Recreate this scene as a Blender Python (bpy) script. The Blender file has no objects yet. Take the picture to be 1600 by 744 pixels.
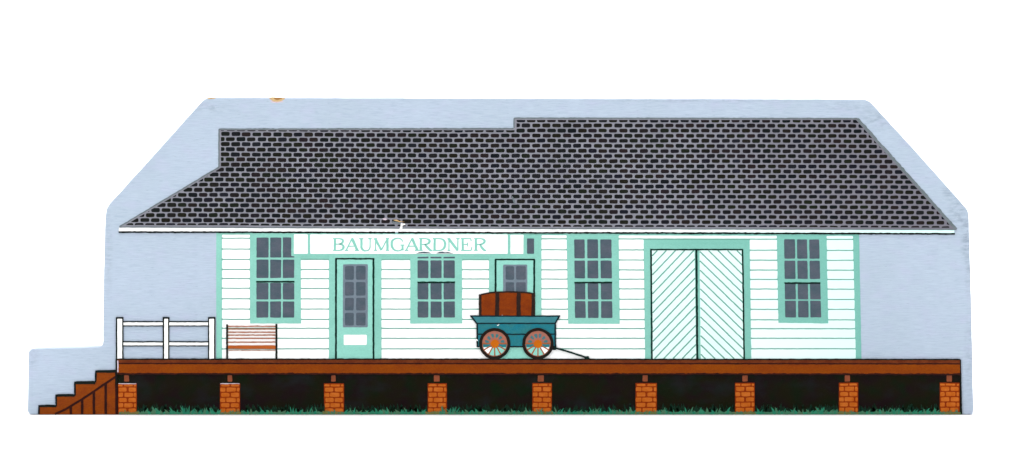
import bpy, math, random
from mathutils import Vector, noise
random.seed(7)
SC = bpy.context.scene
COL = SC.collection
S = 0.00018                       # one unit of the drawing, in metres (board about 27 cm long)
LAY = 0.00003                     # thickness of one coat of ink
THK = 0.019                       # thickness of the wooden board

# ------------------------------------------------------------------ camera
cam = bpy.data.cameras.new('camera'); cam_o = bpy.data.objects.new('camera', cam); COL.objects.link(cam_o)
DIST = 1.25
cam.sensor_width = 36.0
cam.lens = 36.0 * DIST / (1600 * S)
cam.clip_start = 0.01; cam.clip_end = 50
cam_o.location = (0, -DIST, (648 - 372) * S)
cam_o.rotation_euler = (math.radians(90), 0, 0)
SC.camera = cam_o

# ------------------------------------------------------------------ world + lamps + exposure
w = bpy.data.worlds.new('World'); SC.world = w; w.use_nodes = True
w.node_tree.nodes['Background'].inputs[0].default_value = (1, 1, 1, 1)
w.node_tree.nodes['Background'].inputs[1].default_value = 0.2
def area(name, loc, target, size, power, col=(1, 1, 1)):
    l = bpy.data.lights.new(name, 'AREA'); l.shape = 'RECTANGLE'; l.size = size[0]; l.size_y = size[1]
    l.energy = power; l.color = col
    o = bpy.data.objects.new(name, l); COL.objects.link(o); o.location = loc
    o.rotation_euler = (Vector(target) - Vector(loc)).to_track_quat('-Z', 'Y').to_euler()
area('softbox_key', (-0.85, -1.0, 0.75), (0, 0, 0.06), (0.6, 0.6), 7.7, (1.0, 0.995, 0.985))
area('softbox_fill', (0.9, -1.0, 0.65), (0, 0, 0.06), (0.6, 0.6), 5.0, (0.985, 0.995, 1.0))
area('added_top_light', (0, -0.32, 1.1), (0, -0.2, 0.0), (1.2, 0.3), 9)  # added lamp, washes out the contact shadow in front of the board
area('added_backdrop_light', (0, 0.45, 1.3), (0, 0.7, 0.0), (1.6, 0.7), 26)  # added lamp, keeps the sheet behind the board pure white
vs = SC.view_settings
vs.view_transform = 'Standard'; vs.look = 'None'; vs.exposure = 0; vs.gamma = 1; vs.use_curve_mapping = False

# ------------------------------------------------------------------ materials
def lin(c): 
    c /= 255.0
    return c / 12.92 if c <= 0.04045 else ((c + 0.055) / 1.055) ** 2.4
EXPO = 1.30
def rgb(c, k=EXPO): return (lin(c[0]) / k, lin(c[1]) / k, lin(c[2]) / k, 1)
def wht(c): return rgb(c, 1.13)

class NT:
    def __init__(s, name):
        s.m = bpy.data.materials.new(name); s.m.use_nodes = True
        s.t = s.m.node_tree; s.N = s.t.nodes; s.L = s.t.links
        s.b = s.N['Principled BSDF']
        tc = s.N.new('ShaderNodeTexCoord')
        vm = s.N.new('ShaderNodeVectorMath'); vm.operation = 'SCALE'; vm.inputs['Scale'].default_value = 1 / S
        s.L.new(tc.outputs['Object'], vm.inputs[0]); s.vec = vm.outputs[0]   # drawing units
    def mapped(s, sc, loc=(0, 0, 0), rot=(0, 0, 0)):
        mp = s.N.new('ShaderNodeMapping'); mp.inputs['Scale'].default_value = sc
        mp.inputs['Location'].default_value = loc; mp.inputs['Rotation'].default_value = rot
        s.L.new(s.vec, mp.inputs[0]); return mp.outputs[0]
    def noise(s, sc, detail=3, rough=.55, loc=(0, 0, 0)):
        n = s.N.new('ShaderNodeTexNoise'); n.inputs['Scale'].default_value = 1
        n.inputs['Detail'].default_value = detail; n.inputs['Roughness'].default_value = rough
        s.L.new(s.mapped(sc, loc), n.inputs['Vector']); return n.outputs['Fac']
    def ramp(s, fac, a, b, ca=0, cb=1):
        r = s.N.new('ShaderNodeMapRange'); r.inputs[1].default_value = a; r.inputs[2].default_value = b
        r.inputs[3].default_value = ca; r.inputs[4].default_value = cb
        s.L.new(fac, r.inputs[0]); return r.outputs[0]
    def mix(s, fac, a, b):
        m = s.N.new('ShaderNodeMix'); m.data_type = 'RGBA'
        for v, i in ((fac, 0), (a, 6), (b, 7)):
            if hasattr(v, 'links'): s.L.new(v, m.inputs[i])
            elif i == 0: m.inputs[0].default_value = v
            else: m.inputs[i].default_value = v
        return m.outputs[2]
    def math(s, op, a, b):
        m = s.N.new('ShaderNodeMath'); m.operation = op
        for v, i in ((a, 0), (b, 1)):
            if hasattr(v, 'links'): s.L.new(v, m.inputs[i])
            else: m.inputs[i].default_value = v
        return m.outputs[0]
    def finish(s, col, rough=.5, spec=.18, bump=.25, grain=(.05, .5, .7)):
        s.L.new(col, s.b.inputs['Base Color'])
        s.b.inputs['Roughness'].default_value = rough
        s.b.inputs['Specular IOR Level'].default_value = spec
        g = s.noise(grain, 4, .65)
        bp = s.N.new('ShaderNodeBump'); bp.inputs['Strength'].default_value = bump
        bp.inputs['Distance'].default_value = 0.00012
        s.L.new(g, bp.inputs['Height']); s.L.new(bp.outputs[0], s.b.inputs['Normal'])
        return s.m

def ink(name, a, b=None, sc=.03, fine=.08, spots=0, sweep=None, rgb=rgb, **kw):
    """screen-printed ink: two mottled tones, a fine grain, optional pin-holes"""
    t = NT(name); b = b or tuple(max(0, v * .9) for v in a)
    f = t.ramp(t.noise((sc, sc, sc * 1.6), 3), .35, .65)
    c = t.mix(f, rgb(a), rgb(b))
    if sweep:                                   # colour drifts along x; on the mint ink it paints in fading light
        sx = t.N.new('ShaderNodeSeparateXYZ'); t.L.new(t.vec, sx.inputs[0])
        c = t.mix(t.ramp(sx.outputs[0], sweep[0], sweep[1]), c, rgb(sweep[2]))
    if fine:
        g = t.ramp(t.noise((.35, .35, .8), 4, .7), .3, .7)
        dk = t.N.new('ShaderNodeMix'); dk.data_type = 'RGBA'; dk.blend_type = 'MULTIPLY'; dk.inputs[0].default_value = 1
        gm = t.mix(g, (1 - fine * 1.6,) * 3 + (1,), (1 + fine,) * 3 + (1,))
        t.L.new(c, dk.inputs[6]); t.L.new(gm, dk.inputs[7]); c = dk.outputs[2]
    if spots:
        v = t.N.new('ShaderNodeTexVoronoi'); v.inputs['Scale'].default_value = 1
        t.L.new(t.mapped((.07, .07, .07)), v.inputs['Vector'])
        near = t.ramp(v.outputs['Distance'], .05, .09, 1, 0)
        sp = t.N.new('ShaderNodeSeparateColor'); t.L.new(v.outputs['Color'], sp.inputs[0])
        sel = t.ramp(sp.outputs[0], 1 - spots, 1 - spots + .02)
        c = t.mix(t.math('MULTIPLY', near, sel), c, rgb((225, 232, 228)))
    return t.finish(c, **kw)

def board_mat():
    t = NT('pale_blue_painted_wood')
    base = t.mix(t.ramp(t.noise((.006, .006, .008), 2), .35, .65), rgb((194, 209, 228)), rgb((188, 204, 220)))
    base = t.mix(t.ramp(t.noise((.03, .03, .05), 3, loc=(40, 0, 9)), .5, .75), base, rgb((193, 202, 225)))
    # wood grain that telegraphs through the paint: long horizontal streaks
    st = t.ramp(t.noise((.045, .3, .75), 5, .7), .42, .62, 0, .5)
    base = t.mix(st, base, rgb((160, 177, 200)))
    fl = t.ramp(t.noise((.09, .3, .9), 3, .5, loc=(7, 3, 1)), .64, .72, 0, .75)
    base = t.mix(fl, base, rgb((150, 165, 185)))
    # handling dirt, patchy, at the places where fingers held the block
    for (x, y, rx, ry, k) in ((1376, 186, 46, 24, .4), (1497, 335, 20, 36, .55), (1510, 372, 12, 52, .65),
                              (1514, 430, 9, 45, .5), (1514, 560, 9, 95, .4), (1330, 165, 60, 12, .25), (1100, 157, 230, 4, .3),
                              (1490, 300, 22, 18, .55), (330, 168, 40, 10, .35), (52, 560, 12, 30, .35), (170, 400, 8, 90, .3)):
        gr = t.N.new('ShaderNodeTexGradient'); gr.gradient_type = 'SPHERICAL'
        mp = t.N.new('ShaderNodeMapping')
        mp.inputs['Scale'].default_value = (1 / rx, 0, 1 / ry)
        mp.inputs['Location'].default_value = (-(x - 800) / rx, 0, -(648 - y) / ry)
        t.L.new(t.vec, mp.inputs[0]); t.L.new(mp.outputs[0], gr.inputs[0])
        nz = t.ramp(t.noise((.07, .07, .16), 4, .65, loc=(x * .1, 0, 0)), .42, .66)
        f = t.math('MULTIPLY', t.math('MULTIPLY', gr.outputs['Fac'], 1.6), nz)
        f = t.math('MINIMUM', t.math('MULTIPLY', f, k), k)
        base = t.mix(f, base, rgb((135, 148, 165)))
    return t.finish(base, rough=.55, spec=.2, bump=.35, grain=(.04, .5, .6))

def shingle_mat():
    t = NT('shingle_ink')
    g = t.N.new('ShaderNodeNewGeometry')
    r = t.N.new('ShaderNodeValToRGB'); r.color_ramp.interpolation = 'LINEAR'
    cols = [(20, 21, 16), (34, 27, 32), (20, 22, 34), (26, 31, 20), (38, 28, 31), (14, 20, 26), (28, 25, 16), (30, 32, 42)]
    els = r.color_ramp.elements
    for i, c in enumerate(cols):
        e = els[i] if i < 2 else els.new(i / 7)
        e.position = i / 7; e.color = rgb(c)
    t.L.new(g.outputs['Random Per Island'], r.inputs[0])
    c = t.mix(t.ramp(t.noise((.02, .02, .03), 2), .4, .7, 0, .35), r.outputs[0], rgb((20, 30, 18)))
    c = t.mix(t.ramp(t.noise((.5, .5, .5), 2), .62, .75, 0, .3), c, rgb((70, 70, 80)))
    return t.finish(c, spec=.06, bump=.2)

M = {}
M['board'] = board_mat()
M['shingle'] = shingle_mat()
M['grey'] = ink('roof_grey_ink', (144, 145, 156), (130, 131, 142), .02, .05, sweep=(250, 640, (122, 120, 132)))
M['roofedge'] = ink('roof_edge_ink', (120, 130, 136), (106, 118, 122), .05, .08)
M['green'] = ink('mint_green_ink', (148, 215, 200), (140, 207, 192), .02, .07, sweep=(60, 560, (124, 193, 180)))  # sweep paints the weaker light at the right into the ink
M['letter'] = ink('lettering_ink', (146, 216, 200), (138, 208, 192), .05, .05)
M['linegreen'] = ink('thin_green_line_ink', (120, 178, 163), (112, 171, 156), .05, .05)
M['leafgreen'] = ink('pale_mint_ink', (154, 223, 208), (147, 216, 201), .03, .06)
M['white'] = ink('white_ink', (255, 255, 255), (254, 255, 255), .02, .004, sweep=(100, 560, (218, 250, 247)), rgb=wht, bump=.1)
M['doorwhite'] = ink('door_white_ink', (226, 252, 248), (220, 249, 245), .03, .01, rgb=wht, bump=.1)
M['pane'] = ink('window_grey_ink', (91, 98, 111), (74, 91, 102), .04, .08, spots=.04, spec=.1)
M['doorpane'] = ink('door_glazing_ink', (122, 136, 149), (114, 129, 142), .06, .06)
M['black'] = ink('black_line_ink', (14, 24, 17), (8, 14, 12), .06, .1, spec=.1)
M['dkgreen'] = ink('dark_green_line_ink', (0, 46, 36), (0, 28, 24), .06, .1, spots=.02, spec=.1)
def crawl_mat():
    t = NT('crawlspace_ink')
    c = t.mix(t.ramp(t.noise((.022, .02, .03), 3), .4, .62), rgb((22, 20, 4)), rgb((24, 11, 14)))
    c = t.mix(t.ramp(t.noise((.03, .02, .035), 3, loc=(9, 0, 4)), .5, .68), c, rgb((8, 25, 6)))
    c = t.mix(t.ramp(t.noise((.02, .02, .03), 3, loc=(31, 0, 14)), .52, .72, 0, .8), c, rgb((27, 29, 32)))
    c = t.mix(t.ramp(t.noise((.5, .5, .7), 3, .7), .55, .8, 0, .35), c, rgb((52, 50, 46)))
    v = t.N.new('ShaderNodeTexVoronoi'); v.inputs['Scale'].default_value = 1
    t.L.new(t.mapped((.045, .045, .045)), v.inputs['Vector'])
    sp = t.N.new('ShaderNodeSeparateColor'); t.L.new(v.outputs['Color'], sp.inputs[0])
    c = t.mix(t.math('MULTIPLY', t.ramp(v.outputs['Distance'], .025, .05, .7, 0), t.ramp(sp.outputs[0], .88, .9)), c, rgb((210, 215, 205)))
    return t.finish(c, spec=.05, bump=.15)
M['crawl'] = crawl_mat()
M['orange'] = ink('deck_orange_ink', (146, 68, 0), (138, 60, 4), .03, .14, spots=.03, spec=.07)
M['brown'] = ink('deck_top_ink', (118, 56, 24), (100, 40, 14), .06, .14, spec=.07)
M['line'] = ink('dark_brown_line_ink', (58, 16, 6), (40, 10, 4), .05, .1, spec=.1)
M['stair'] = ink('stair_brown_ink', (148, 68, 2), (136, 60, 12), .05, .14, spots=.05, spec=.07)
M['brick'] = ink('brick_orange_ink', (206, 110, 38), (192, 94, 18), .07, .08, spec=.07)
M['mortar'] = ink('mortar_ink', (152, 58, 0), (138, 44, 0), .06, .06, spec=.07)
M['joist'] = ink('joist_ink', (150, 76, 46), (132, 66, 34), .06, .08)
M['teal'] = ink('teal_ink', (30, 124, 142), (48, 124, 130), .06, .12, spots=.14, spec=.08)
M['teallight'] = ink('teal_light_ink', (62, 134, 142), (52, 126, 138), .05, .08)
M['tealline'] = ink('teal_line_ink', (6, 38, 48), (8, 26, 30), .05, .1, spec=.1)
M['tealblob'] = ink('wheel_teal_ink', (52, 122, 124), (80, 116, 128), .15, .1)
M['rust'] = ink('wheel_rust_ink', (182, 108, 84), (160, 108, 96), .12, .08, spots=.05)
M['hub'] = ink('wheel_hub_ink', (210, 114, 4), (200, 100, 20), .1, .06, spec=.07)
M['spoke'] = ink('wheel_spoke_ink', (178, 98, 52), (166, 92, 50), .1, .06)
M['tyre'] = ink('wheel_tyre_ink', (36, 18, 12), (20, 22, 16), .05, .1, spec=.1)
M['trunk'] = ink('trunk_brown_ink', (144, 60, 4), (126, 50, 8), .07, .14, spots=.16, spec=.07)
M['strap'] = ink('trunk_strap_ink', (36, 22, 16), (50, 32, 24), .15, .2, spec=.1)
M['slat'] = ink('bench_slat_ink', (178, 110, 74), (160, 96, 64), .1, .06)
M['seat'] = ink('bench_seat_ink', (192, 98, 34), (180, 88, 28), .05, .08)
M['bwood'] = ink('bare_wood', (226, 196, 146), (200, 158, 104), .12, .15, bump=.6)
M['bwooddk'] = ink('bare_wood_grain', (158, 108, 52), (176, 124, 66), .12, .15, bump=.6)
M['grassA'] = ink('grass_green_ink', (66, 132, 102), (86, 122, 94), .05, .14, spec=.08)
M['grassB'] = ink('grass_teal_ink', (34, 130, 102), (58, 146, 112), .05, .14, spec=.08)
M['grassC'] = ink('grass_dark_ink', (8, 50, 36), (12, 42, 22), .05, .12, spec=.1)  # deep green of the rear tufts
M['grassD'] = ink('grass_olive_ink', (128, 118, 62), (104, 116, 64), .06, .12)
M['lilac'] = ink('bare_board_gap', (214, 190, 205), (224, 214, 224), .2, .08)

# ------------------------------------------------------------------ shape helpers (drawing units: x right, y down)
def wob(p, amp, k=.16):
    n = noise.noise_vector(Vector((p[0] * k, p[1] * k, 3.3)))
    n2 = noise.noise_vector(Vector((p[0] * k * 3, p[1] * k * 3, 8.1)))
    return (p[0] + amp * (n.x + .5 * n2.x), p[1] + amp * (n.y + .5 * n2.y))
def densify(pts, step=5.0, closed=True):
    out = []; n = len(pts)
    for i in range(n if closed else n - 1):
        a, b = pts[i], pts[(i + 1) % n]
        k = max(1, int(math.hypot(b[0] - a[0], b[1] - a[1]) / step))
        for j in range(k): out.append((a[0] + (b[0] - a[0]) * j / k, a[1] + (b[1] - a[1]) * j / k))
    if not closed: out.append(pts[-1])
    return out
def rounded(pts, r):
    out = []; n = len(pts)
    for i in range(n):
        p0, p, p1 = pts[i - 1], pts[i], pts[(i + 1) % n]
        rr = r[i] if isinstance(r, (list, tuple)) else r
        d0 = math.hypot(p0[0] - p[0], p0[1] - p[1]); d1 = math.hypot(p1[0] - p[0], p1[1] - p[1])
        if d0 < 1e-6 or d1 < 1e-6: continue
        a = min(rr, d0 * .45); b = min(rr, d1 * .45)
        if a < .05 or b < .05: out.append(p); continue
        A = (p[0] + (p0[0] - p[0]) * a / d0, p[1] + (p0[1] - p[1]) * a / d0)
        B = (p[0] + (p1[0] - p[0]) * b / d1, p[1] + (p1[1] - p[1]) * b / d1)
        for t in (0, .33, .67, 1):
            out.append(((1 - t) ** 2 * A[0] + 2 * t * (1 - t) * p[0] + t * t * B[0],
                        (1 - t) ** 2 * A[1] + 2 * t * (1 - t) * p[1] + t * t * B[1]))
    return out
def clip(pts, a, b, c):            # keep a*x + b*y + c >= 0, convex polygons
    out = []; n = len(pts)
    for i in range(n):
        p, q = pts[i], pts[(i + 1) % n]
        dp = a * p[0] + b * p[1] + c; dq = a * q[0] + b * q[1] + c
        if dp >= 0: out.append(p)
        if (dp >= 0) != (dq >= 0):
            t = dp / (dp - dq); out.append((p[0] + (q[0] - p[0]) * t, p[1] + (q[1] - p[1]) * t))
    return out
def catmull(P, n=5):
    out = []
    for i in range(len(P) - 1):
        p0 = P[max(0, i - 1)]; p1 = P[i]; p2 = P[i + 1]; p3 = P[min(len(P) - 1, i + 2)]
        for k in range(n):
            t = k / n
            out.append(tuple(.5 * (2 * p1[j] + (p2[j] - p0[j]) * t + (2 * p0[j] - 5 * p1[j] + 4 * p2[j] - p3[j]) * t * t
                       + (3 * p1[j] - p0[j] - 3 * p2[j] + p3[j]) * t ** 3) for j in range(len(p1))))
    out.append(P[-1]); return out
def W3(p, y): return ((p[0] - 800) * S, y, (648 - p[1]) * S)

class Draw:
    """collects inked shapes (thin prisms standing on the face of the board) into one mesh"""
    def __init__(s): s.v = []; s.f = []; s.mi = []; s.mats = []
    def slot(s, m):
        if m not in s.mats: s.mats.append(m)
        return s.mats.index(m)
    def poly(s, pts, h, m, r=0, amp=.35, step=5.0):
        if len(pts) < 3: return
        if r: pts = rounded(pts, r)
        if amp: pts = [wob(p, amp) for p in densify(pts, step)]
        area2 = sum(pts[i][0] * pts[(i + 1) % len(pts)][1] - pts[(i + 1) % len(pts)][0] * pts[i][1] for i in range(len(pts)))
        if abs(area2) < .3: return
        if area2 > 0: pts = pts[::-1]
        n = len(pts); b = len(s.v); k = s.slot(m)
        s.v += [W3(p, -h * LAY) for p in pts] + [W3(p, .00008) for p in pts]
        s.f.append(tuple(range(b, b + n))); s.mi.append(k)
        for i in range(n):
            j = (i + 1) % n
            s.f.append((b + i, b + n + i, b + n + j, b + j)); s.mi.append(k)
    def rect(s, x0, y0, x1, y1, h, m, r=.8, amp=.35, **k):
        s.poly([(x0, y0), (x1, y0), (x1, y1), (x0, y1)], h, m, r, amp, **k)
    def stroke(s, pts, wd, h, m, smooth=False, rough=.14, step=3.5, amp=.3):
        P = [(p[0], p[1], p[2] if len(p) > 2 else wd) for p in pts]
        if smooth: P = catmull(P)
        D = []
        for i in range(len(P) - 1):
            a, b = P[i], P[i + 1]; k = max(1, int(math.hypot(b[0] - a[0], b[1] - a[1]) / step))
            D += [tuple(a[q] + (b[q] - a[q]) * j / k for q in range(3)) for j in range(k)]
        D.append(P[-1]); L = []; R = []
        for i, p in enumerate(D):
            a = D[max(0, i - 1)]; b = D[min(len(D) - 1, i + 1)]
            dx, dy = b[0] - a[0], b[1] - a[1]; l = math.hypot(dx, dy) or 1
            ww = p[2] / 2
            q = wob(p, amp)
            r1 = 1 + rough * 2 * noise.noise(Vector((p[0] * .35, p[1] * .35, 1)))
            r2 = 1 + rough * 2 * noise.noise(Vector((p[0] * .35, p[1] * .35, 9)))
            L.append((q[0] - dy / l * ww * r1, q[1] + dx / l * ww * r1)); R.append((q[0] + dy / l * ww * r2, q[1] - dx / l * ww * r2))
        s.poly(L + R[::-1], h, m, 0, 0)
    def ring(s, cx, cy, r0, r1, h, m, n=56):
        pts0 = []; pts1 = []
        for i in range(n):
            a = 2 * math.pi * i / n
            pts1.append(wob((cx + r1 * math.cos(a), cy + r1 * math.sin(a)), .4)); pts0.append(wob((cx + r0 * math.cos(a), cy + r0 * math.sin(a)), .4))
        b = len(s.v); k = s.slot(m)
        for P, y in ((pts1, -h * LAY), (pts0, -h * LAY), (pts1, .00008), (pts0, .00008)): s.v += [W3(p, y) for p in P]
        for i in range(n):
            j = (i + 1) % n
            s.f.append((b + i, b + n + i, b + n + j, b + j)); s.f.append((b + 2 * n + i, b + i, b + j, b + 2 * n + j))
            s.f.append((b + n + i, b + 3 * n + i, b + 3 * n + j, b + n + j)); s.mi += [k] * 3
    def disc(s, cx, cy, r, h, m, n=36, amp=.4):
        s.poly([(cx + r * math.cos(2 * math.pi * i / n), cy + r * math.sin(2 * math.pi * i / n)) for i in range(n)], h, m, 0, amp)
    def build(s, name, parent):
        me = bpy.data.meshes.new(name); me.from_pydata(s.v, [], s.f); me.update()
        for m in s.mats: me.materials.append(M[m])
        me.polygons.foreach_set('material_index', s.mi)
        o = bpy.data.objects.new(name, me); COL.objects.link(o); o.parent = parent
        return o

# ------------------------------------------------------------------ setting: one seamless white sheet
def sweep():
    prof = [(-2.2, 0), (-1.0, 0), (0.45, 0)]
    R = .5
    for i in range(1, 17):
        a = math.pi / 2 * i / 16; prof.append((0.45 + R * math.sin(a), R - R * math.cos(a)))
    prof += [(0.95, 2.0)]
    v = []; f = []
    for (y, z) in prof: v += [(-2.2, y, z - .00003), (2.2, y, z - .00003)]
    for i in range(len(prof) - 1): f.append((2 * i, 2 * i + 1, 2 * i + 3, 2 * i + 2))
    me = bpy.data.meshes.new('backdrop'); me.from_pydata(v, [], f)
    for p in me.polygons: p.use_smooth = True
    t = NT('white_paper'); c = t.mix(t.ramp(t.noise((.01, .01, .01), 2), .3, .7), (.9, .9, .9, 1), (.88, .88, .88, 1))
    me.materials.append(t.finish(c, rough=.8, spec=.1, bump=.02))
    o = bpy.data.objects.new('backdrop', me); COL.objects.link(o); o['kind'] = 'structure'
sweep()

# ------------------------------------------------------------------ the thing
root = bpy.data.objects.new('wooden_cutout', None); COL.objects.link(root); root.empty_display_size = .02
root['label'] = 'flat wooden cutout painted as a mint and white railway depot with dark roof'
root['category'] = 'wooden cutout'

# board ------------------------------------------------------------
outline = [(325, 152.4), (700, 153.6), (1100, 154.4), (1351, 155.4), (1359, 158.5), (1440, 247), (1512, 328), (1513.6, 338),
           (1514.6, 372), (1516, 420), (1517.6, 480), (1519, 540), (1520, 600), (1521, 640), (1519.5, 647.6),
           (1100, 648), (600, 648), (47, 647.6), (43.2, 643), (44, 600), (45, 549), (49, 544.8), (100, 543.6), (161.3, 542.2), (161.6, 470),
           (163, 400), (164.6, 340), (166.4, 327), (171, 319), (240, 243), (317, 157)]
rad = {(325, 152.4): 4, (161.3, 542.2): 9, (1521, 640): 3, (1512, 328): 4, (1359, 158.5): 5, (166.4, 327): 6}
opts = rounded(outline, [rad.get(p, 1.5) for p in outline])
opts = [wob(p, .35, .05) if 160 < p[1] < 640 or p[1] < 160 else p for p in densify(opts, 9)]
opts = opts[::-1]
def prism(pts, name):
    n = len(pts); B = .00035
    # inset ring for the eased edges
    c = sum(p[0] * pts[(i + 1) % n][1] - pts[(i + 1) % n][0] * p[1] for i, p in enumerate(pts))
    ins = []
    sg = 1 if c > 0 else -1
    for i in range(n):
        a = pts[i - 1]; b = pts[(i + 1) % n]; dx, dy = b[0] - a[0], b[1] - a[1]; l = math.hypot(dx, dy) or 1
        ins.append((pts[i][0] - dy / l * 1.1 * sg, pts[i][1] + dx / l * 1.1 * sg))
    v = [W3(p, 0) for p in ins] + [W3(p, .0002) for p in pts] + [W3(p, THK - .0002) for p in pts] + [W3(p, THK) for p in ins]
    f = [tuple(range(n)), tuple(range(4 * n - 1, 3 * n - 1, -1))]
    for k in range(3):
        for i in range(n):
            j = (i + 1) % n; f.append((k * n + j, k * n + i, (k + 1) * n + i, (k + 1) * n + j))
    me = bpy.data.meshes.new(name); me.from_pydata(v, [], f); me.update(); me.materials.append(M['board'])
    o = bpy.data.objects.new(name, me); COL.objects.link(o); o.parent = root; return o
board = prism(opts, 'board')
d = Draw()
d.poly([(420, 153.4), (424, 152.4), (443, 152.6), (446, 154), (442, 157), (436, 159), (428, 158.6), (423, 156)], .6, 'bwood', 1, .9, step=2)
d.poly([(429, 153.2), (440, 153.6), (441, 155), (433, 156), (428, 154.6)], 1, 'bwooddk', .5, .7, step=2)
d.poly([(422, 157), (430, 158), (441, 158), (444, 160), (433, 161), (424, 160)], .45, 'lilac', .5, .7, step=2)
d.build('paint_chip', board)
d = Draw()
d.poly([(323, 153.4), (327, 152.6), (336, 153), (338, 153.8), (334, 154.4), (326, 155)], .6, 'bwood', 1, .9, step=2)
d.build('paint_chip', board)

# roof ---------------------------------------------------------------
d = Draw()
base = [(186, 354.2), (341, 261), (341.3, 201.2), (560, 201), (802.4, 200.2), (802.4, 184), (1080, 184.4), (1340, 184.8), (1495, 358.4),
        (1494, 359.6), (1000, 358.8), (620, 357.6), (450, 357), (300, 356.2), (187, 355.8)]
d.poly(base, 3, 'grey', 1.4, .4)
E = [((187, 354.2), (342, 261.2)), ((342.1, 261), (342.3, 202)), ((342.6, 201.9), (802, 201)), ((803.2, 200.4), (803.2, 185)), ((803.6, 184.7), (1340, 185.4)), ((1340, 185.8), (1494, 358.4))]
for a, b in E: d.stroke([a, b], 2.0 if a[0] < 1000 or a[1] < 185.5 else 4.2, 3.6, 'roofedge', rough=.3)
d.stroke([(188, 354.9), (450, 356), (620, 356.6), (1000, 357.8), (1492, 358.6)], 1.8, 3.7, 'roofedge', rough=.2)
def tilt(x):
    K = [(180, -3.3), (350, -3.2), (450, -2.2), (700, -1.0), (1000, -.4), (1300, 0), (1500, 1.0)]
    for (x0, y0), (x1, y1) in zip(K, K[1:]):
        if x <= x1: return y0 + (y1 - y0) * (x - x0) / (x1 - x0)
    return K[-1][1]
SB = [(180, -6.2), (226, -5.7), (374, -3.4), (423, -3), (602, -.7), (814, 0), (1120, -1), (1184, -1.7), (1414, -5.6), (1480, -7)]
ST = [(180, -1), (369, -.7), (418, -.3), (814, 0), (1070, -2.1), (1117, -2.7), (1292, -6.1), (1340, -7.2), (1500, -10)]
def interp(K, x):
    for (x0, y0), (x1, y1) in zip(K, K[1:]):
        if x <= x1: return y0 + (y1 - y0) * (x - x0) / (x1 - x0)
    return K[-1][1]
def sway(x, y):
    t = (y - 205) / 140
    return interp(ST, x) * (1 - t) + interp(SB, x) * t
def halfplane(a, b, inset, inside):
    dx, dy = b[0] - a[0], b[1] - a[1]; l = math.hypot(dx, dy); A, B = -dy / l, dx / l; C = -(A * a[0] + B * a[1])
    if A * inside[0] + B * inside[1] + C < 0: A, B, C = -A, -B, -C
    return A, B, C - inset
hpL = halfplane((186, 354.2), (341, 261), 3.2, (400, 350)); hpR = halfplane((1340, 184.8), (1495, 358.4), 3.8, (900, 300))
for k in range(-1, 21):
    for n in range(-42, 46):
        x = (821.8 if k % 2 else 813.7) + 16.16 * n
        if x < 176 or x > 1506: continue
        y = 347.4 - 7.926 * k + tilt(x)
        x += sway(x, y)
        if k == -1: y -= .4
        x += random.uniform(-.35, .35); y += random.uniform(-.25, .25)
        u = (x - 345) / 1000
        hw = 6.95 - .6 * u + random.uniform(-.3, .2); hh = 3.12 - .28 * u + random.uniform(-.18, .18)
        if k == -1: hh -= .35
        sk = random.uniform(-.15, .15)
        P = rounded([(x - hw, y - hh - sk), (x + hw, y - hh + sk), (x + hw, y + hh + sk), (x - hw, y + hh - sk)], 2.5)
        P = clip(P, *hpR)
        if P: P = clip(P, 0, -1, 354.2 + tilt(x) + .9)
        if P and x < 803 and y < 262: P = clip(P, 1, 0, -345.2)
        if P and y > 258 and x < 352: P = clip(P, *hpL)
        if P and y < 206 and x < 803:
            P = clip(P, 0, 1, -203.6)
            if P: P = clip(P, -1, 0, 804)
        if P and y < 199 and x > 800: P = clip(P, 1, 0, -807)
        if P: P = clip(P, 0, 1, -187.6)
        if len(P) > 2: d.poly(P, 4, 'shingle', 0, .28, step=6)
# scratches through the roof paint
d.poly([(597.6, 341.3), (602, 341), (605.5, 342.8), (602, 344.2), (599, 343.6)], 6, 'lilac', .6, .3, step=2)
d.poly([(614, 343.6), (620, 343.4), (624.5, 345.6), (633, 347), (624, 347), (618, 345.4)], 6, 'bwood', .5, .4, step=2)
d.poly([(626.4, 349), (633, 349.2), (633.4, 351), (629, 352.4), (628.6, 358), (624, 358), (626, 353.6)], 7, 'white', .5, .3, step=2)
d.poly([(612.5, 346), (626, 347.6), (625, 350.2), (614, 349.6)], 5.5, 'roofedge', .5, .5, step=2)
d.poly([(800, 306), (803, 310), (805, 318), (802.6, 318), (800.6, 312)], 6, 'roofedge', .5, .5, step=2)
d.build('roof', root)
# eave board
d = Draw()
d.poly([(185.8, 355.9), (450, 357.1), (620, 357.7), (1000, 358.9), (1491, 359.8), (1491, 364.6), (620, 362.8), (185.8, 361.6)], 8, 'white', .6, .3)
EL = [(185.6, 362.7), (400, 363.0), (617.5, 363.5)], [(622, 363.5), (900, 363.9), (1200, 364.7), (1492, 365.5)]
for e in EL: d.stroke(e, 2.7, 9, 'black', rough=.3)
d.build('eave', root)

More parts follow.
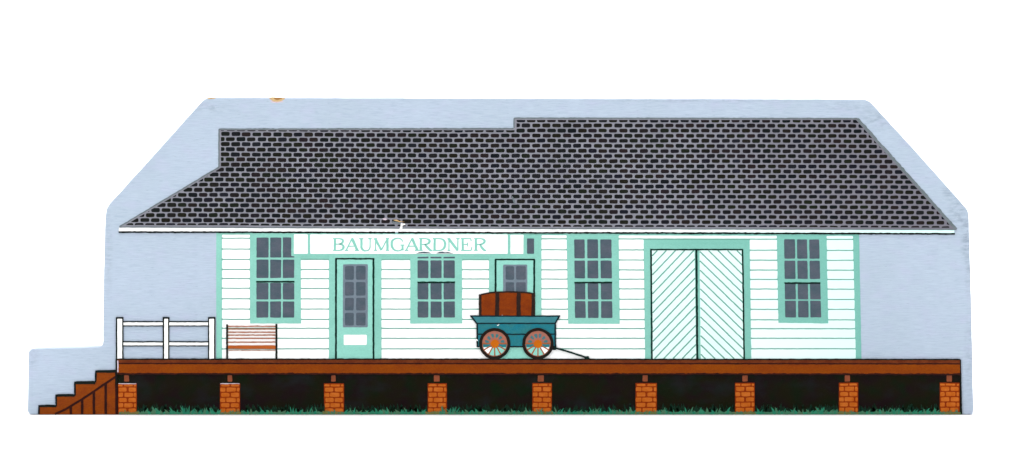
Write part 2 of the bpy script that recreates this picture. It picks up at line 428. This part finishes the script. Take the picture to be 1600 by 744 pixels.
# wall: green field and white clapboards ------------------------------
Lf = [365.9, 372.3, 389.3, 405.4, 421.1, 435.4, 450.5, 466.9, 483, 499.1, 513, 528.8, 545.2, 561.5]
Rt = [367.6, 374.1, 391.4, 406.9, 422.3, 436.9, 452, 468.1, 483.5, 499.9, 513.8, 528.7, 545, 561.5]
def ly(i, x): return Lf[i] + (Rt[i] - Lf[i]) * (x - 347) / 985
opens = [  # x0 top, x1 top, x0 bottom, x1 bottom, y0, y1
    (390.5, 469.6, 390.5, 470.5, 360, 505.6), (458, 846, 458, 846, 360, 399.8), (514, 596, 514, 596, 396, 562),
    (641, 722, 641, 722.2, 396, 505.6), (764, 846, 764, 846, 396, 562), (885.2, 966.7, 887.9, 968.2, 364, 506),
    (1005.8, 1171.4, 1008, 1173.7, 380.4, 562), (1213.7, 1291.3, 1216.2, 1294, 364, 505.2)]
d = Draw()
d.poly([(338, 363.5), (1342.3, 365.5), (1346, 562), (338, 562)], 2, 'green', .5, .35)
for i in range(1, 13): d.stroke([(346, ly(i, 346)), (1334, ly(i, 1334))], 2.8, 2.5, 'linegreen', rough=.1, amp=.1)
for i in range(13):
    gaps = []
    ym = (ly(i, 800) + ly(i + 1, 800)) / 2; hgt = ly(i + 1, 800) - ly(i, 800)
    for (a, b, c, e, y0, y1) in opens:
        ov = min(y1, ly(i + 1, (a + b) / 2)) - max(y0, ly(i, (a + b) / 2))
        if ov > hgt * .55:
            t = (ym - y0) / (y1 - y0); gaps.append((a + (c - a) * t, b + (e - b) * t))
    t = (ym - 366) / 195
    xs = [347.2]
    for g in sorted(gaps):
        if g[0] < xs[-1]: xs[-1] = max(xs[-1], g[1])
        else: xs += [g[0], g[1]]
    xs.append(1332.6 + 4.6 * t)
    for a, b in zip(xs[::2], xs[1::2]):
        if b - a < 3: continue
        g = .98
        d.poly([(a, ly(i, a) + g), (b, ly(i, b) + g), (b, ly(i + 1, b) - g), (a, ly(i + 1, a) - g)], 3, 'white', 1.5, .3)
d.build('wall', root)

# windows ---------------------------------------------------------------
def window(frame, cols_t, cols_b, rows, rail, ypair, skip=None, extra=None):
    d = Draw(); d.poly(frame, 5, 'green', .7, .4); o = d.build('window', root)
    g = Draw(); y0, y1 = ypair
    for (a, b) in rows:
        for ci in range(3):
            def X(y, e):
                t = (y - y0) / (y1 - y0); return cols_t[ci][e] + (cols_b[ci][e] - cols_t[ci][e]) * t
            if skip and skip == (ci, a): continue
            g.poly([(X(a, 0), a), (X(a, 1), a), (X(b, 1), b), (X(b, 0), b)], 6, 'pane', 1.5 if b - a > 8 else .5, .35, step=4)
    if extra: extra(g)
    g.stroke([(cols_t[0][0] + (cols_b[0][0] - cols_t[0][0]) * .5 - .3, rail), (cols_t[2][1] + (cols_b[2][1] - cols_t[2][1]) * .5 + .3, rail)], 2.7, 7, 'dkgreen', rough=.2)
    g.build('window_panes', o)
def w1(g):
    g.poly([(441.9, 371), (455.2, 371), (455.2, 400), (460.3, 400.6), (460, 402.4), (441.9, 402.6)], 6, 'pane', 1, .3, step=4)
window([(390.5, 364), (470, 364), (470.5, 505.6), (390.8, 505.6)], [(400.9, 419.8), (422.2, 439.6), (442, 460)], [(400.5, 419.4), (422, 439.2), (441.8, 459.8)],
       [(371.2, 402.6), (405.7, 434.4), (442.2, 468), (471, 496.3)], 440.4, (371, 496), (2, 371.2), w1)
def w2(g):
    for P in ([(650, 396), (655, 394.4), (663, 393.3), (671, 394.6), (674, 396)], [(681, 396), (687, 393.7), (692, 393.2), (695, 394.6), (700, 393.8), (705, 395), (709, 396)]):
        g.poly(P, 10, 'pane', 1, .3, step=3)
window([(641, 396), (722, 396), (722.2, 505.6), (641, 505.6)], [(652.3, 669.5), (672.6, 690), (693, 710.6)], [(652.5, 669.3), (672.7, 690.2), (693.2, 710.8)],
       [(401.3, 403.8), (406.9, 434.6), (442.4, 467.9), (471, 496.3)], 441.3, (401, 496), None, w2)
window([(885.2, 365), (966.7, 365), (968.3, 506.1), (887.8, 506.1)], [(897.1, 913.4), (917.5, 934.4), (937.9, 955.3)], [(898.4, 915.2), (918.6, 935.3), (939.4, 957)],
       [(374.1, 403.8), (407.2, 434.9), (442.6, 467.9), (470.6, 496.9)], 441.7, (374, 497))
window([(1213.7, 366), (1291.3, 366), (1294.2, 505.4), (1216.2, 504.6)], [(1225, 1242.2), (1245.2, 1260.9), (1264.3, 1279.9)], [(1226.8, 1243.8), (1247.1, 1263.5), (1266.3, 1283.1)],
       [(374.1, 404.4), (407.5, 436), (443.2, 468), (470, 496.1)], 442.4, (374, 496))

# sign ---------------------------------------------------------------------
d = Draw()
d.poly([(458.4, 364.3), (818, 364.8), (818, 366.4), (846, 367), (846, 400), (458.4, 399.9), (458.4, 398)], 5.5, 'green', .4, .3)
d.rect(459.4, 366.3, 480.9, 396.5, 8, 'white', 1)
d.rect(484.8, 366.4, 793.2, 396.6, 8, 'white', 1)
d.rect(797.6, 367, 817.8, 396.8, 8, 'white', 1)
sign = d.build('sign', root)
d = Draw(); T, B_ = 372.9, 391.4
LW = 1.32
def LS(P, wd, *a, **k): d.stroke([(p[0], p[1], p[2] * LW) if len(p) > 2 else p for p in P], wd * LW, *a, **k)
def stem(x, w_=2.7, s=2.6, top=True, bot=True, xb=None):
    xb = x if xb is None else xb
    LS([(x, T, w_), (xb, B_, w_)], w_, 9, 'letter', amp=.2)
    if top: LS([(x - s, T), (x + s, T)], 1.35, 9.3, 'letter', amp=.1)
    if bot: LS([(xb - s, B_), (xb + s, B_)], 1.35, 9.3, 'letter', amp=.1)
def cur(P, wd=1.5): LS(P, wd, 9.6, 'letter', smooth=True, rough=.08, step=2, amp=.15)
def letter_A(x):
    LS([(x, B_), (x + 9.5, T - .6)], 1.5, 9, 'letter', amp=.15); LS([(x + 9.2, T - .6), (x + 17.6, B_)], 3.1, 9.2, 'letter', amp=.15)
    LS([(x + 4, 384.8), (x + 13.5, 384.8)], 1.3, 9.4, 'letter', amp=.1)
    LS([(x - 2.2, B_), (x + 3.6, B_)], 1.5, 9.3, 'letter', amp=.1); LS([(x + 13.6, B_), (x + 20.2, B_)], 1.5, 9.3, 'letter', amp=.1)
def letter_R(x, wide=15.5, leg=18):
    stem(x, 2.8, 2.8)
    cur([(x, T, 1.4), (x + wide * .5, T + .1, 1.4), (x + wide * .82, T + 1.6, 2.3), (x + wide * .92, T + 4.4, 2.8), (x + wide * .75, T + 7.8, 2.3), (x + wide * .45, T + 9.1, 1.4), (x + 1, T + 9.3, 1.3)])
    cur([(x + 6.5, T + 9.2, 2), (x + leg * .62, T + 14, 2.8), (x + leg * .86, B_ - .6, 2.6), (x + leg + 1, B_, 1.2)])
stem(523.3, 2.7, 3)
cur([(523, T, 1.3), (530, T, 1.4), (534.7, 374.3, 2.2), (535.7, 377.2, 2.8), (534.3, 380, 2.2), (530, 381.4, 1.3), (524, 381.5, 1.3)])
cur([(530, 381.4, 1.3), (535.2, 383, 2.2), (536.9, 386.3, 2.9), (535, 389.8, 2.3), (530, B_, 1.4), (523, B_, 1.3)])
letter_A(540.8)
LS([(561, T), (568, T)], 1.35, 9.3, 'letter', amp=.1); LS([(575.4, T), (581, T)], 1.35, 9.3, 'letter', amp=.1)
cur([(564.6, T, 2.8), (564.8, 380, 2.8), (564.9, 387, 2.8), (567.4, 390.8, 2.4), (571.5, 392, 1.6), (576, 390.6, 1.5), (578, 386.5, 1.5), (578.3, 380, 1.4), (578.4, T, 1.4)])
stem(586.8, 1.5, 2.4); LS([(586, T), (596, 391)], 2.9, 9.2, 'letter', amp=.15); LS([(596, 391), (605.3, T)], 1.5, 9.4, 'letter', amp=.15); stem(605.4, 2.8, 2.7)
cur([(629, 377.8, 1.4), (627.6, 374.6, 1.6), (622.6, 372.4, 1.5), (616, 373.8, 2.1), (612.5, 378, 2.8), (612.5, 385, 2.9), (616, 390.3, 2.2), (621.5, 392, 1.5), (626, 391.2, 1.6), (629, 388.6, 2)])
LS([(629, 391.5), (629, 383)], 2.6, 9.4, 'letter', amp=.1); LS([(625.5, 383), (632, 383)], 1.3, 9.7, 'letter', amp=.1)
letter_A(634.6); letter_R(657.6, 15, 17)
stem(679.2, 2.7, 3)
cur([(679, T, 1.4), (686, T, 1.4), (692, 374.4, 2.1), (695.1, 379, 2.8), (695, 385.4, 2.9), (691.6, 390, 2.1), (686, B_, 1.4), (679, B_, 1.4)])
stem(701.5, 1.5, 2.4); LS([(700.8, T), (715.2, 391.6)], 3, 9.2, 'letter', amp=.15); LS([(715.4, 391.8), (715.4, T)], 1.5, 9.4, 'letter', amp=.15); LS([(712.8, T), (718.4, T)], 1.35, 9.5, 'letter', amp=.1)
stem(723, 2.7, 2.8); LS([(723, T), (735.6, T)], 1.35, 9.5, 'letter', amp=.1); LS([(723, B_), (736.2, B_)], 1.4, 9.5, 'letter', amp=.1)
LS([(723, 382), (731, 382)], 1.3, 9.5, 'letter', amp=.1); LS([(735.6, T), (736.2, 377)], 1.3, 9.7, 'letter', amp=.1); LS([(736.2, B_), (737.4, 386)], 1.4, 9.7, 'letter', amp=.1)
LS([(730.6, 379), (730.6, 385.4)], 1.2, 9.8, 'letter', amp=.1)
letter_R(743.6, 14.8, 15)
d.build('lettering', sign)
d = Draw(); d.rect(823.4, 372.8, 834.6, 396.7, 7, 'pane', 1.4); d.build('transom_window', root)

# doors ----------------------------------------------------------------------
def door(fx, lx, top, gx, gy, gb, cols, rows, plate, low):
    d = Draw(); d.rect(lx[0] + 1, top + 1, lx[1] - 1, 561.5, 6.5, 'leafgreen', 0, .3); o = d.build('door', root)
    d = Draw(); d.rect(fx[0], 398, fx[1], 561.6, 6, 'green', 0, .35)
    d.stroke([(lx[0], 561.5), (lx[0], top)], 3.0, 8, 'dkgreen', rough=.16); d.stroke([(lx[0] - 1.2, top), (lx[1] + 1.2, top)], 2.4, 8.3, 'dkgreen', rough=.16)
    d.stroke([(lx[1], top), (lx[1], 561.5)], 3.0, 8, 'dkgreen', rough=.16); d.build('door_frame', o)
    d = Draw(); d.rect(gx[0], gy, gx[1], gb, 7, 'doorpane', 2)
    for a, b in rows:
        for c, e in cols: d.rect(c, a, e, b, 8, 'pane', 2.2, .35, step=4)
    d.build('door_window', o)
    if plate: d = Draw(); d.rect(*plate, 8, 'white', 1.4, .35); d.build('kick_plate', o)
door((514, 596), (525, 583.6), 404.5, (535.8, 574.8), 412.9, 511.6, [(539.1, 552.9), (556.4, 571.3)], [(415.7, 437.1), (440.7, 462), (465.5, 485.1), (488.7, 508.6)], (537.2, 523.2, 573, 539), 0)
door((764, 846), (774.4, 834.7), 405.6, (786, 824), 413.4, 512, [(790, 803.3), (806.3, 821.6)], [(415.9, 437.2), (441, 462), (465.5, 485.1), (488.7, 508.6)], None, 0)

# freight double door -----------------------------------------------------------
d = Draw(); d.poly([(1005.7, 380.5), (1171.4, 380.2), (1173.8, 561.6), (1008, 561.6)], 6, 'green', .5, .35); dd = d.build('double_door', root)
def leaf(P, lines):
    d = Draw(); d.poly(P, 7, 'doorwhite', .8, .3)
    xs0, xs1 = min(p[0] for p in P), max(p[0] for p in P)
    for (x0, y0, x1, y1) in lines:
        # trim the stroke to the leaf (top 391.6, bottom 560.2)
        q = [(x0, y0), (x1, y1)]
        def cut(a, b, yy): t = (yy - a[1]) / (b[1] - a[1]); return (a[0] + (b[0] - a[0]) * t, yy)
        lo, hi = 391.4, 560.6
        if (q[0][1] < lo and q[1][1] < lo) or (q[0][1] > hi and q[1][1] > hi): continue
        if q[0][1] < lo: q[0] = cut(q[0], q[1], lo)
        if q[1][1] < lo: q[1] = cut(q[0], q[1], lo)
        if q[0][1] > hi: q[0] = cut(q[0], q[1], hi)
        if q[1][1] > hi: q[1] = cut(q[0], q[1], hi)
        if math.hypot(q[0][0] - q[1][0], q[0][1] - q[1][1]) > 2: d.stroke(q, 2.1, 8, 'linegreen', rough=.12, amp=.25)
    d.build('door_leaf', dd)
leaf([(1018.6, 391), (1085.3, 391), (1087.6, 561.2), (1019.9, 561.2)],
     [(1019 + (y - 391) / 170, y, 1085.6 + (y - 391 - 69) / 85, y - 69.5) for y in [399.9 + 14.85 * k for k in range(16)]])
leaf([(1093, 391), (1159.3, 391), (1162, 561.2), (1094.8, 561.2)],
     [(1093.4 + max(0, y - 391) / 95, y, 1160 + max(0, y + 65 - 391) / 75, y + 65.5) for y in [393.1 - 14.62 * 4 + 14.6 * k for k in range(17)]])
d = Draw()
for (P, wd) in (([(1017.2, 561.4 - 172), (1018.6, 561.4)], 2.7), ([(1015.9, 390.2), (1160.8, 390.2)], 2.3), ([(1160.2, 390), (1162.7, 561.4)], 2.5), ([(1088.1, 390), (1089.5, 561.4)], 3.2)):
    d.stroke(P, wd, 9 + wd * .1, 'dkgreen', rough=.14)
d.build('door_trim', dd)

# railing ------------------------------------------------------------------------
rail = bpy.data.objects.new('railing', None)
def rails(y0, y1, wy0, wy1):
    d = Draw()
    for (a, b) in ((191.5, 255.5), (263.5, 326)):
        d.rect(a, y0 + .9, b, y1 - .9, 10, 'white', .3, .25)
        d.stroke([(a, y0 + 1.1), (b, y0 + 1.1)], 2.0, 10.6, 'black', rough=.2); d.stroke([(a, y1 - 1), (b, y1 - 1)], 1.8, 10.6, 'black', rough=.2)
    return d
COL.objects.link(rail); rail.parent = root
rails(501.7, 510.3, 503.9, 508.2).build('rail', rail); rails(533.2, 541.5, 535, 539.6).build('rail', rail)
for (x0, x1, lo, hi) in ((181.2, 193, 183.6, 190.9), (254.4, 264.6, 256.8, 262.6), (325.2, 336.6, 327.2, 334.5)):
    d = Draw(); d.rect(x0, 495.5, x1, 561, 11, 'black', .8, .3); d.rect(lo, 498.3, hi, 561.2, 12, 'white', .8, .3); d.build('post', rail)

# bench ----------------------------------------------------------------------------
d = Draw()
for y in (509.9, 514.2, 519.2, 523.8, 528.8, 534.7): d.stroke([(356, y), (431, y)], 1.8, 10, 'slat', rough=.25)
bench = d.build('bench', root)
d = Draw(); d.rect(356, 539.7, 430.6, 545.1, 10, 'seat', .5, .4); d.stroke([(357, 547.4), (430, 547.4)], 1.1, 10, 'slat', rough=.3); d.build('seat', bench)
for x, y in ((354.9, 507), (432, 506.2)):
    d = Draw(); d.stroke([(x, y), (x, 561)], 2.9, 11, 'black', rough=.14); d.build('bench_end', bench)

# platform, crawlspace, piers ---------------------------------------------------------
d = Draw(); d.poly([(181.6, 583), (1502, 584.5), (1503, 647.6), (181.6, 647.8)], 2, 'crawl', .4, .3); d.build('crawlspace', root)
d = Draw()
d.poly([(182, 561), (1499.6, 562), (1500.4, 584.3), (183, 583.8)], 13, 'orange', .5, .35)
d.poly([(182, 561), (1499.6, 562), (1499.8, 568), (183, 567.4)], 13.5, 'brown', .4, .3)
d.stroke([(181, 561.2), (700, 561.3), (1100, 561.6), (1500, 561.8)], 1.9, 15, 'black', rough=.25)
d.stroke([(183, 568), (700, 568.2), (1100, 568.3), (1499.6, 568.6)], 1.9, 14.5, 'line', rough=.35)
d.stroke([(183, 584.2), (700, 584.4), (1100, 584.5), (1502, 585)], 2.6, 14.5, 'line', rough=.35, amp=.6)
d.stroke([(182, 561), (182, 600)], 2.4, 15.5, 'black', rough=.2); d.stroke([(1500.4, 562), (1502.2, 647)], 1.8, 14.8, 'black', rough=.3)
d.rect(183.4, 563.5, 185.2, 582, 15.2, 'lilac', .5, .3)
d.build('platform', root)
piers = [(184.6, 213.8, 599.2, 194, 201.6), (343.8, 375, 599.2, 355.6, 362.9), (506.3, 537.6, 599.2, 517.5, 524.4), (668.3, 698.3, 599, 677.8, 687),
         (831.9, 862.2, 598.6, 840.3, 849.7), (993, 1026.3, 598.6, 1004, 1012), (1148.5, 1179.2, 598.2, 1160, 1168.2), (1310.8, 1340.9, 598, 1319.8, 1328), (1468.4, 1499.4, 598, 1479, 1487.5)]
pats = [((.0, .26), (.31, .80), (.86, 1)), ((.04, .47), (.55, .97)), ((.0, .22), (.30, .73), (.84, 1)), ((.0, .48), (.57, .98))]
for q, (a, b, y, ja, jb) in enumerate(piers):
    d = Draw(); d.rect(a, y, b, 647.5, 4, 'mortar', .4, .3)
    wd = b - a - 1.2; yy = y + .6; row = q % 2
    hts = [5.0] + [8.15] * 6
    for i, hh in enumerate(hts):
        y1 = min(yy + hh, 647)
        if y1 - yy > 2:
            for (u0, u1) in pats[(row % 2) * 1 if q % 3 else (row % 2) * 1 + 2 * 0]:
                j = random.uniform(-.5, .5)
                d.rect(a + .5 + u0 * wd + (j if u0 > 0 else 0), yy + .9, a + .5 + u1 * wd + (j if u1 < 1 else 0), y1 - .9, 5, 'brick', 2.0, .5, step=3)
        yy = y1; row += 1
    if q < 2: d.stroke([(a + .5, y + .3), (b - 1, y + .3)], 1.1, 6, 'lilac', rough=.5)
    p = d.build('brick_pier', root)
    d = Draw(); d.rect(ja, 586.6, jb, 596.2, 4, 'joist', 1.2, .4); d.build('joist_end', p)

# stairs --------------------------------------------------------------------------------
d = Draw()
d.poly([(61, 647.4), (61, 634), (87.5, 634), (87.5, 618), (117, 618), (117, 598), (149.5, 598), (149.5, 580), (182, 580), (182, 647.4)], 9, 'stair', .3, .3)
st = d.build('stairs', root)
d = Draw()
d.stroke([(61, 647), (61.2, 634.3), (88, 633.6), (87.7, 617.4), (117.4, 617), (117, 597.4), (149.6, 596.6), (150, 580), (181, 579.4)], 2.9, 11, 'black', rough=.12)
for (a, b, y) in ((61, 88, 634.9), (88, 117, 618.6), (118, 149, 599.2), (150, 180, 581.2)): d.stroke([(a, y), (b, y)], 2.6, 11.4, 'black', rough=.2)
d.build('tread', st)
d = Draw(); d.stroke([(86, 647), (100, 641), (130, 623), (155, 606), (181, 588.8)], 3.4, 12, 'line', rough=.12)
d.stroke([(181.6, 580), (182, 647)], 3.4, 12.4, 'line', rough=.12); d.build('stringer', st)
for x, y in ((110.8, 634), (128.6, 624), (147, 611), (165.3, 599)):
    d = Draw(); d.stroke([(x, y), (x, 647.2)], 4.0, 11.8, 'line', rough=.15); d.build('baluster', st)

# grass ------------------------------------------------------------------------------------
d = Draw(); rnd = random.Random(3)
x = 215
def blade(x, h_, lean, wd, m, lay):
    y0 = 646.8
    d.stroke([(x, y0, wd), (x + lean * .35, y0 - h_ * .5, wd * .8), (x + lean, y0 - h_, .35)], wd, lay, m, smooth=True, rough=.1, step=2)
inp = lambda x: next((p for p in piers if p[0] - 1 < x < p[1] + 1), None)
while x < 1502:            # dark tufts behind
    if not inp(x): blade(x, rnd.uniform(7, 17), rnd.uniform(-4, 4), rnd.uniform(3, 6), 'grassC', 6)
    x += rnd.uniform(1.6, 4)
d.poly([(186, 644.5), (400, 644), (800, 643.8), (1200, 644), (1501, 643.6), (1502, 647.7), (186, 647.7)], 8, 'grassA', .3, 1.0, step=3)
x = 190
while x < 1501:
    p = inp(x); m = rnd.choice(['grassA', 'grassA', 'grassB', 'grassB'])
    tall = rnd.random() < .22
    hh = rnd.uniform(7, 11.5) if tall else rnd.uniform(3, 7.5)
    if p:
        m = rnd.choice(['grassD', 'grassA', 'grassD']) if p[0] > 200 else 'grassD'; hh *= .8
        for q in range(2): blade(x + rnd.uniform(-1, 1), hh * .8, rnd.uniform(-3, 3), rnd.uniform(2.2, 3.6), m, 9 + rnd.random())
    else: blade(x, hh, rnd.uniform(-5.5, 5.5), rnd.uniform(1.8, 4.4), m, 9 + rnd.random())
    x += rnd.uniform(1.0, 4.0) if not tall else rnd.uniform(.6, 2.5)
for (gx, n) in ((290, 7), (690, 3), (705, 6), (1279, 8), (238, 5), (845, 5), (1040, 5), (930, 4), (1400, 6)):
    for q in range(n): blade(gx + rnd.uniform(-5, 5), rnd.uniform(6, 13), rnd.uniform(-7, 7), rnd.uniform(1.2, 2.4), rnd.choice(['grassB', 'grassA']), 10 + rnd.random())
g = d.build('grass', root)

# baggage wagon and trunk ----------------------------------------------------------------------
d = Draw()
d.poly([(736, 494), (873.5, 494), (868, 505.6), (867.4, 542.4), (745, 542.4), (744.6, 505.6)], 14, 'teal', .3, .2)
d.poly([(737.5, 495), (872, 495), (867.4, 504.4), (745.8, 504.4)], 14.6, 'teallight', .3, .2)
d.stroke([(734.6, 493.9), (800, 494), (875.2, 494)], 2.1, 16, 'tealline', rough=.15)
d.stroke([(736, 494), (745.6, 506.4), (745.8, 542)], 2.6, 16.2, 'tealline', rough=.15); d.stroke([(874, 494), (867.6, 505.4), (867.8, 544)], 2.6, 16.2, 'tealline', rough=.15)
for y, wd in ((505.3, 1.9), (522.3, 1.9), (541.8, 2.0)): d.stroke([(745.5, y), (867.6, y)], wd, 16.4, 'tealline', rough=.18)
d.rect(862, 541.4, 869, 547, 16.8, 'black', 1, .4)
d.poly([(743.4, 529.5), (746, 530.5), (747, 533), (744.6, 532)], 17, 'white', .4, .3, step=2)
d.poly([(776.5, 508.5), (780, 506.6), (779.4, 508.4), (777.4, 509.4)], 17, 'white', .4, .3, step=2)
wag = d.build('wagon', root)
for cx in (773, 840.5):
    cy = 537.0; d = Draw()
    # ground of the wheel: teal body above the axle, wall and door behind below it
    d.disc(cx, cy, 20.6, 17.2, 'rust')
    zx = 764 if cx < 800 else 846
    low = [(cx + 20.4 * math.cos(a), cy + 20.4 * math.sin(a)) for a in [math.pi * (.1 + .8 * i / 16) for i in range(17)]]
    low = [(cx + 20, 543.4)] + [p for p in low if p[1] > 543.4] + [(cx - 20, 543.4)]
    n = 12
    for i in range(n):
        a0 = 2 * math.pi * (i + .5) / n + math.pi / 2 - math.pi / n; a1 = a0 + 2 * math.pi / n
        am = (a0 + a1) / 2
    for i in range(n):                      # open sectors between the twelve spokes
        am = 2 * math.pi * i / n + math.pi / 2 + math.pi / n
        lower = math.sin(am) > .15
        if lower:
            ww = .205; P = [(cx + 6.6 * math.cos(am - .12), cy + 6.6 * math.sin(am - .12))]
            P += [(cx + 18.6 * math.cos(am + t), cy + 18.6 * math.sin(am + t)) for t in (-ww, -ww / 2, 0, ww / 2, ww)]
            P += [(cx + 6.6 * math.cos(am + .12), cy + 6.6 * math.sin(am + .12))]
            up = clip(P, 0, -1, 542.6); dn = clip(P, 0, 1, -542.6)
            if len(up) > 2: d.poly(up, 18, 'teal', .4, .2, step=3)
            mx = cx + 15 * math.cos(am)
            m = 'white' if (cx < 800 and mx < 764) or (cx > 800 and mx > 848) else ('leafgreen')
            if len(dn) > 2: d.poly(dn, 18, m, .4, .2, step=3)
        else:
            r0, r1, aw = 9.4, 15.8, .155
            P = [(cx + r0 * math.cos(am - aw), cy + r0 * math.sin(am - aw)), (cx + r1 * math.cos(am - aw), cy + r1 * math.sin(am - aw)),
                 (cx + r1 * math.cos(am + aw), cy + r1 * math.sin(am + aw)), (cx + r0 * math.cos(am + aw), cy + r0 * math.sin(am + aw))]
            d.poly(P, 18, 'tealblob', 1.8, .8, step=2)
    d.ring(cx, cy, 19.9, 24.5, 20, 'tyre')
    d.disc(cx, cy + .3, 6.4, 19.4, 'hub', amp=1.0)
    wh = d.build('wheel', wag)
    if True:
        d = Draw()
        for i in range(n):
            a = 2 * math.pi * i / n + math.pi / 2
            if math.sin(a) > -.1: d.stroke([(cx + 5 * math.cos(a), cy + 5 * math.sin(a)), (cx + 20 * math.cos(a), cy + 20 * math.sin(a))], 1.7, 19, 'spoke')
        # spokes are part of the wheel's own mesh
        me = wh.data
        base_v = len(me.vertices)
        vs_ = [tuple(v.co) for v in me.vertices] + d.v; fs = [tuple(p.vertices) for p in me.polygons] + [tuple(i + base_v for i in f) for f in d.f]
        mi = [p.material_index for p in me.polygons] + [len(me.materials)] * len(d.f)
        nm = bpy.data.meshes.new('wheel'); nm.from_pydata(vs_, [], fs); nm.update()
        for m in me.materials: nm.materials.append(m)
        nm.materials.append(M['spoke']); nm.polygons.foreach_set('material_index', mi); wh.data = nm
d = Draw(); d.stroke([(866, 543.4), (890, 550), (918.5, 559.6)], 2.8, 17, 'dkgreen', rough=.15)
d.poly([(912, 557), (919.6, 556.4), (920.6, 559.6), (924, 561), (914, 561)], 17.5, 'dkgreen', .6, .3, step=2); d.build('handle', wag)
d = Draw()
arc = [(748.4, 461.2), (760, 458.6), (775, 456.9), (795, 456.3), (815, 456.9), (828, 458), (835.4, 459.4)]
d.poly(arc + [(835.4, 493), (748.4, 493)], 14, 'trunk', .6, .3)
tr = d.build('trunk', root)
d = Draw()
d.stroke([(748.2, 461.6)] + arc[1:-1] + [(836, 459.6)], 2.3, 15, 'strap', smooth=True, rough=.2)
d.stroke([(750.3, 460), (750.3, 493)], 4.0, 15.2, 'strap', rough=.12); d.stroke([(833, 459), (833.2, 493)], 5.4, 15.2, 'strap', rough=.15)
d.stroke([(777, 457), (776.8, 493)], 6.4, 15.2, 'strap', rough=.12); d.stroke([(810.4, 457.4), (810.3, 493)], 6.4, 15.2, 'strap', rough=.12)
d.build('strap', tr)
